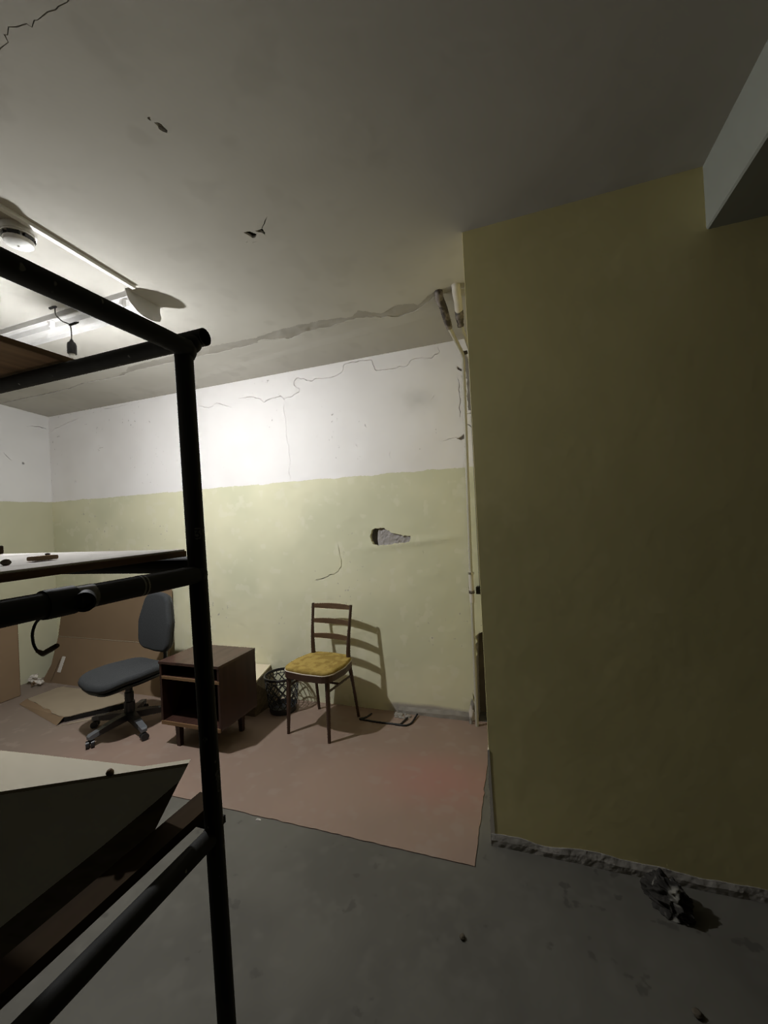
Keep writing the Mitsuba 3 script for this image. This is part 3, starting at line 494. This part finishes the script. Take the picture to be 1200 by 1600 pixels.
add('office_chair__column', oc(lathe([(0, .08), (.034, .08), (.036, .10), (.036, .20), (.030, .205), (.030, .27), (.024, .275), (.024, .375), (0, .375)], 28)), 'mat_plastic_black', 40, label='black gas lift column')
add('office_chair__mechanism', oc(cbox((-.07, -.11, .345), (.07, .10, .378), .008)), 'mat_plastic_black')
for k in range(5):
    a = 194 + 72 * k - OR
    leg = hull([(r_, s * w, z) for r_, w, zs_ in ((.02, .030, (.075, .125)), (.12, .026, (.078, .118)), (.285, .019, (.062, .088))) for s in (-1, 1) for z in zs_])
    add('office_chair__base_arm', oc(move(leg, a)), 'mat_plastic_black')
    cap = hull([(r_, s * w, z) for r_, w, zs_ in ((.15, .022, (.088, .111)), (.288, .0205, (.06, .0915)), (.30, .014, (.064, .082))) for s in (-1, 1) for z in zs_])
    add('office_chair__lit_arm_top', oc(move(cap, a)), 'mat_plastic_grey' , label='grey arm top, its lit tone put into the colour')  # grey piece: light on the top of the arm put into colour
    wheel = trimesh.util.concatenate([trimesh.creation.cylinder(.025, .020, sections=24, transform=trimesh.transformations.rotation_matrix(math.pi / 2, [1, 0, 0]) @ trimesh.transformations.translation_matrix([0, 0, s])) for s in (-.015, .015)] + [tube([(0, 0, 0), (-.008, 0, .03), (-.010, 0, .052)], [.012, .012, .008], 10)])
    add('office_chair__caster', oc(move(move(wheel, 35 * k + 20, (.285, 0, .029)), a)), 'mat_plastic_black', 40)

# ------------------------------------------------------------------ wooden dining chair
tag('dining_chair', 'dark wooden ladder back chair with a worn mustard seat, by the far wall', 'chair')
CX, CY, CR = -1.468, 2.640, -6.5
def dc(m): return move(m, CR, (CX, CY, 0))
for s in (-1, 1):
    add('dining_chair__leg', dc(tube([(s * .170, -.192, .0), (s * .166, -.180, .22), (s * .160, -.168, .432)], [.0105, .0145, .0165], 14)), 'mat_chair_wood', True, label='dark wooden front leg')
    add('dining_chair__back_leg', dc(tube(bend([(s * .178, .192, .0), (s * .165, .145, .30), (s * .154, .118, .46), (s * .162, .128, .62), (s * .171, .168, .842)], .16, 10), np.concatenate([np.linspace(.0105, .0165, 16), np.linspace(.0165, .0105, 16)]), 14)), 'mat_chair_wood', True, label='dark wooden rear leg rising to the back')
so = outline(.385, .345, .365, .075, .075, .016)
st = cushion(so, .030, .014, .005); st.vertices[:, 1] -= .205; st.vertices[:, 2] += .442
add('dining_chair__seat', dc(st), 'mat_mustard', True, label='worn mustard fabric seat')
fr = Polygon(so * np.array([1.0, 1.0])).buffer(.004); fr = fr.difference(fr.buffer(-.022))
fm = extr(fr, .046, lambda v: v + [0, -.205, .402]); add('dining_chair__seat_frame', dc(fm), 'mat_chair_wood', 40)
add('dining_chair__piping', dc(tube(np.vstack([np.column_stack([so * 1.004 - [0, .206], np.full(56, .4475)]), [[*(so[0] * 1.004 - [0, .206]), .4475]]]), .0045, 8, False)), 'mat_tape', True, label='pale piping round the seat')
for z in (.822, .712, .602):
    y = .128 + (z - .62) / .222 * .040 if z > .62 else .127
    w = .155 + (z - .46) / .38 * .014; xs = np.linspace(-w, w, 13); hh = .020 if z > .8 else .019
    V = []; F = []
    for x in xs:
        yy = y + .022 * (1 - (x / w) ** 2); h2 = hh * (.72 + .28 * (1 - (x / w) ** 2))
        V += [[x, yy - .006, z - h2], [x, yy + .006, z - h2], [x, yy + .008, z + h2], [x, yy - .004, z + h2]]
    n = len(xs)
    for i in range(n - 1):
        for j in range(4):
            q = [i * 4 + j, i * 4 + (j + 1) % 4, (i + 1) * 4 + (j + 1) % 4, (i + 1) * 4 + j]; F += [[q[0], q[2], q[1]], [q[0], q[3], q[2]]]
    F += [[0, 1, 2], [0, 2, 3], [4 * n - 4, 4 * n - 2, 4 * n - 3], [4 * n - 4, 4 * n - 1, 4 * n - 2]]
    add('dining_chair__slat', dc(trimesh.Trimesh(V, F, process=False)), 'mat_chair_slat', 50)
for s in (-1, 1): add('dining_chair__stretcher', dc(tube([(s * .163, -.172, .330), (s * .169, .110, .335)], .0078, 10)), 'mat_chair_wood', True)
add('dining_chair__stretcher', dc(tube([(-.166, -.03, .332), (.166, -.03, .332)], .0078, 10)), 'mat_chair_wood', True)

# ------------------------------------------------------------------ waste basket
WX, WY = -1.895, 2.765
tag('waste_basket', 'black plastic mesh waste basket behind the wooden chair', 'waste basket')
rt, rb, hb = .130, .098, .29
add('waste_basket__rim', lathe([(rt - .004, hb - .018), (rt + .006, hb - .018), (rt + .009, hb - .006), (rt + .006, hb), (rt - .002, hb), (rt - .004, hb - .018)], 48, (WX, WY, 0)), 'mat_plastic_black', 40)
add('waste_basket__base', lathe([(0, .004), (rb, .004), (rb + .003, .010), (rb + .006, .050), (rb + .003, .050), (rb - .002, .014), (0, .014)], 48, (WX, WY, 0)), 'mat_plastic_black', 40)
rs = lambda z: rb + (rt - rb) * z / hb + .002
mesh = []
for fam in (1, -1):
    for k in range(13):
        zz = np.linspace(.045, hb - .035, 15); a = 2 * np.pi * k / 13 + fam * (zz - .045) / (hb - .08) * 1.45
        mesh.append(tube(np.column_stack([WX + rs(zz) * np.cos(a), WY + rs(zz) * np.sin(a), zz]), .0040, 5, False))
for z, w in ((hb - .038, .003), (.16, .0026)):
    a = np.linspace(0, 2 * np.pi, 49); mesh.append(tube(np.column_stack([WX + rs(z) * np.cos(a), WY + rs(z) * np.sin(a), np.full(49, z)]), w, 6, False))
for k in range(28):
    a = 2 * np.pi * k / 28; mesh.append(tube([(WX + rs(z) * math.cos(a), WY + rs(z) * math.sin(a), z) for z in (hb - .038, hb - .015)], .0028, 5, False))
add('waste_basket__lattice', cat_(mesh), 'mat_plastic_black', True, label='open lattice wall')

# ------------------------------------------------------------------ low pale box by the wall, cardboard, scraps
tag('storage_box', 'low flat box with a pale top against the wall behind the bedside cabinet', 'box')
add('storage_box__body', hull([(-2.95, 2.60, 0), (-2.95, 2.94, 0), (-2.05, 2.615, 0), (-2.03, 2.94, 0), (-2.95, 2.60, .266), (-2.95, 2.94, .266), (-2.028, 2.605, .266), (-2.125, 2.94, .266)]), 'mat_hardboard')
add('storage_box__lid', hull([(x, y, z) for x, y in ((-2.955, 2.596), (-2.955, 2.945), (-2.02, 2.598), (-2.125, 2.945)) for z in (.266, .278)]), 'mat_laminate_cream', label='pale cream lid')
tag('cardboard_sheet', 'big brown cardboard sheet leaning on the far wall behind the office chair', 'cardboard')
def wob(m, a, f, seed): m = m.copy(); m.vertices[:, 1] += a * (meshkit.fbm(m.vertices * f, 3, seed) - .5); return m
def leanf(yb_, yt_, h0, h1, t=1.0):
    return lambda v: np.column_stack([v[:, 0], yb_ + (yt_ - yb_) * np.clip((v[:, 1] - h0) / (h1 - h0), -1, 2) - v[:, 2], v[:, 1]])
low = Polygon([(-4.60, .004), (-3.10, .004), (-3.13, .415), (-4.64, .415)])
upp = Polygon([(-4.64, .415), (-3.13, .415), (-3.16, .90), (-3.19, .912), (-3.21, .955), (-3.26, .958), (-3.30, .93), (-4.62, .90)])
add('cardboard_sheet__lower_half', extr(low, .006, leanf(2.72, 2.868, 0, .415)), 'mat_cardboard')
add('cardboard_sheet__upper_half', extr(upp, .006, leanf(2.868, 2.940, .415, .93)), 'mat_cardboard')
add('cardboard_sheet__crease', tube([(-4.638, 2.862, .415), (-3.13, 2.862, .415)], .004, 6), 'mat_cardboard_pale', True, label='pale fold crease')
add('cardboard_sheet__tape', extr(Polygon([(-4.495, .10), (-4.445, .10), (-4.435, .24), (-4.485, .24)]), .001, leanf(2.7115, 2.8595, 0, .415)), 'mat_paper', label='strip of pale tape')
add('cardboard_sheet__edge_flap', extr(Polygon([(-4.66, .0), (-4.54, .0), (-4.50, .22), (-4.575, .22)]), .004, leanf(2.708, 2.784, 0, .22)), 'mat_cardboard', label='darker folded flap')
tag('flat_cardboard', 'flattened pale cardboard box on the floor left of the office chair', 'cardboard')
fc = [(-4.26, 2.345), (-3.49, 2.165), (-3.20, 2.50), (-3.42, 2.60), (-4.25, 2.62)]
fcj = jag(fc, .006, .06)
top_ = extr(fcj, .005); tv = top_.vertices; hgt = lambda x, y: .026 + .024 * np.clip((x + 4.3) / 1.0, 0, 1)
tv[:, 2] += hgt(tv[:, 0], tv[:, 1]); add('flat_cardboard__top', top_, 'mat_cardboard_pale')
add('flat_cardboard__side', hull([(-4.26, 2.345, .030), (-3.49, 2.165, .048), (-4.275, 2.30, .006), (-3.50, 2.120, .006), (-4.262, 2.350, .033), (-3.492, 2.170, .051)]), 'mat_cardboard', label='torn front flap')
add('flat_cardboard__end', hull([(-3.49, 2.165, .045), (-3.20, 2.50, .050), (-3.50, 2.175, .0), (-3.21, 2.50, .0), (-3.495, 2.18, .0), (-3.22, 2.51, .0)]), 'mat_black', label='black end piece, shade of the opening put into its colour')  # solid black wedge: shade inside the folded box painted as colour
add('flat_cardboard__flap', extr(Polygon([(-3.48, 2.11), (-3.20, 2.36), (-3.16, 2.47), (-3.38, 2.25)]), .003, lambda v: v + [0, 0, .0045]), 'mat_cardboard_pale')
add('flat_cardboard__stuffing', hull([(x, y, z) for x, y in ((-4.2, 2.37), (-3.52, 2.23), (-3.28, 2.49), (-4.2, 2.58)) for z in (.0045, .026 if x < -4 else .040)]), 'mat_cardboard', label='folded layers inside')
tag('cardboard_box', 'tall brown cardboard box at the left edge of the picture', 'box')
add('cardboard_box__body', cbox((-4.78, 1.95, .0), (-4.475, 2.43, .79), .010), 'mat_cardboard')
add('cardboard_box__tape', cbox((-4.77, 2.17, .7895), (-4.486, 2.22, .7908), .0004), 'mat_tape')
tag('paper_scraps', 'crumpled white paper scraps in the corner beside the cardboard box', 'paper scraps')
def crumple(c, r, seed):
    g = np.random.default_rng(seed); m = trimesh.creation.icosphere(2, 1.0); v = m.vertices
    cuts_ = g.normal(size=(9, 3)); cuts_ /= np.linalg.norm(cuts_, axis=1, keepdims=True)
    for q in cuts_: d_ = v @ q; v = v - np.outer(np.maximum(d_ - g.uniform(.35, .7), 0) * 1.5, q)
    m.vertices = v * [1.2 * r, r, .75 * r] + np.asarray(c); m.vertices[:, 2] -= m.vertices[:, 2].min() - (c[2] - .5 * r if c[2] > r else .004); return m
for k, (x, y, z, r) in enumerate([(-4.69, 2.66, .0, .060), (-4.61, 2.60, .0, .040), (-4.70, 2.67, .075, .045), (-4.57, 2.64, .0, .045)]):
    add('paper_scraps__scrap', crumple((x, y, z), r, 20 + k), 'mat_paper' if k != 1 else 'mat_cardboard')
# ------------------------------------------------------------------ bent rods by the wall
tag('steel_rod', 'thin bent black steel rod with upturned ends on the floor by the chair', 'steel rod')
add('steel_rod__bar', tube(bend([(-1.185, 2.86, .012), (-1.205, 2.80, .010), (-1.25, 2.765, .010), (-1.10, 2.755, .010), (-.93, 2.760, .010), (-.905, 2.86, .014)], .015), .0062, 10), 'mat_black', True)
add('steel_rod__hook', tube(bend([(-.965, 2.755, .010), (-.885, 2.755, .010), (-.855, 2.80, .011), (-.845, 2.915, .020)], .03), .0062, 10), 'mat_black', True, label='hooked end')
add('cement_crumbs', cat_([blob((random.uniform(-1.02, -.83), random.uniform(2.86, 2.935), .006), random.uniform(.008, .02), 40 + k, (1.3, 1, .6)) for k in range(9)]), 'mat_cement', 40, label='cement crumbs along the wall beside the rod', cat='debris', kind='stuff')

# ------------------------------------------------------------------ rag and bits on the floor
rag = trimesh.creation.icosphere(5, 1.0); v = rag.vertices.copy()
ridge = 1 - np.abs(2 * meshkit.fbm(v * 1.5 + 4.2, 3, 3) - 1); d = .55 + .8 * ridge ** 2 + .35 * (meshkit.fbm(v * 4.0, 2, 6) - .5)
v = v * d[:, None] * [.066, .044, .055]; v[:, 2] = np.maximum(v[:, 2] + .034, .001); rag.vertices = v; rag = move(rag, -40, (.415, 1.765, 0))
add('crumpled_rag', rag, 'mat_rag', 40, label='dark crumpled rag on the floor at the foot of the olive wall', cat='rag')
ear = []
for pts_, w in (((( .372, 1.785, .03), (.392, 1.80, .085), (.405, 1.805, .105), (.425, 1.79, .05)), .008), (((.425, 1.78, .03), (.440, 1.80, .080), (.452, 1.785, .035)), .008), (((.375, 1.765, .02), (.415, 1.735, .055), (.47, 1.725, .018)), .007), (((.36, 1.775, .012), (.40, 1.725, .030), (.46, 1.70, .006)), .007)):
    q = bend(pts_, .03); m_ = tube(q, np.linspace(w, w * .5, len(q)), 8); m_.vertices += .006 * (meshkit.fbm(m_.vertices * 70, 2, 3)[:, None] - .5); ear.append(m_)
add('crumpled_rag__fold', cat_(ear), 'mat_rag', True)
add('plaster_chip', hull(np.array([[-1, -.4, 0], [1, -.2, 0], [.8, .5, 0], [-.7, .3, 0], [.1, 0, .5], [-.5, 0, .4]]) * .014 + [-1.355, 1.717, .001]), 'mat_paper', label='white plaster chip near the front edge of the brown covering', cat='plaster chip')
add('pebble', blob((-.293, 1.434, .006), .010, 31, (1, 1, .6)), 'mat_dirt', 40, label='small dark pebble on the bare floor in the middle', cat='pebble')
add('pebble', blob((.391, 1.41, .008), .013, 32, (1, 1, .6)), 'mat_dirt', 40, label='dark pebble on the floor at the bottom right', cat='pebble')
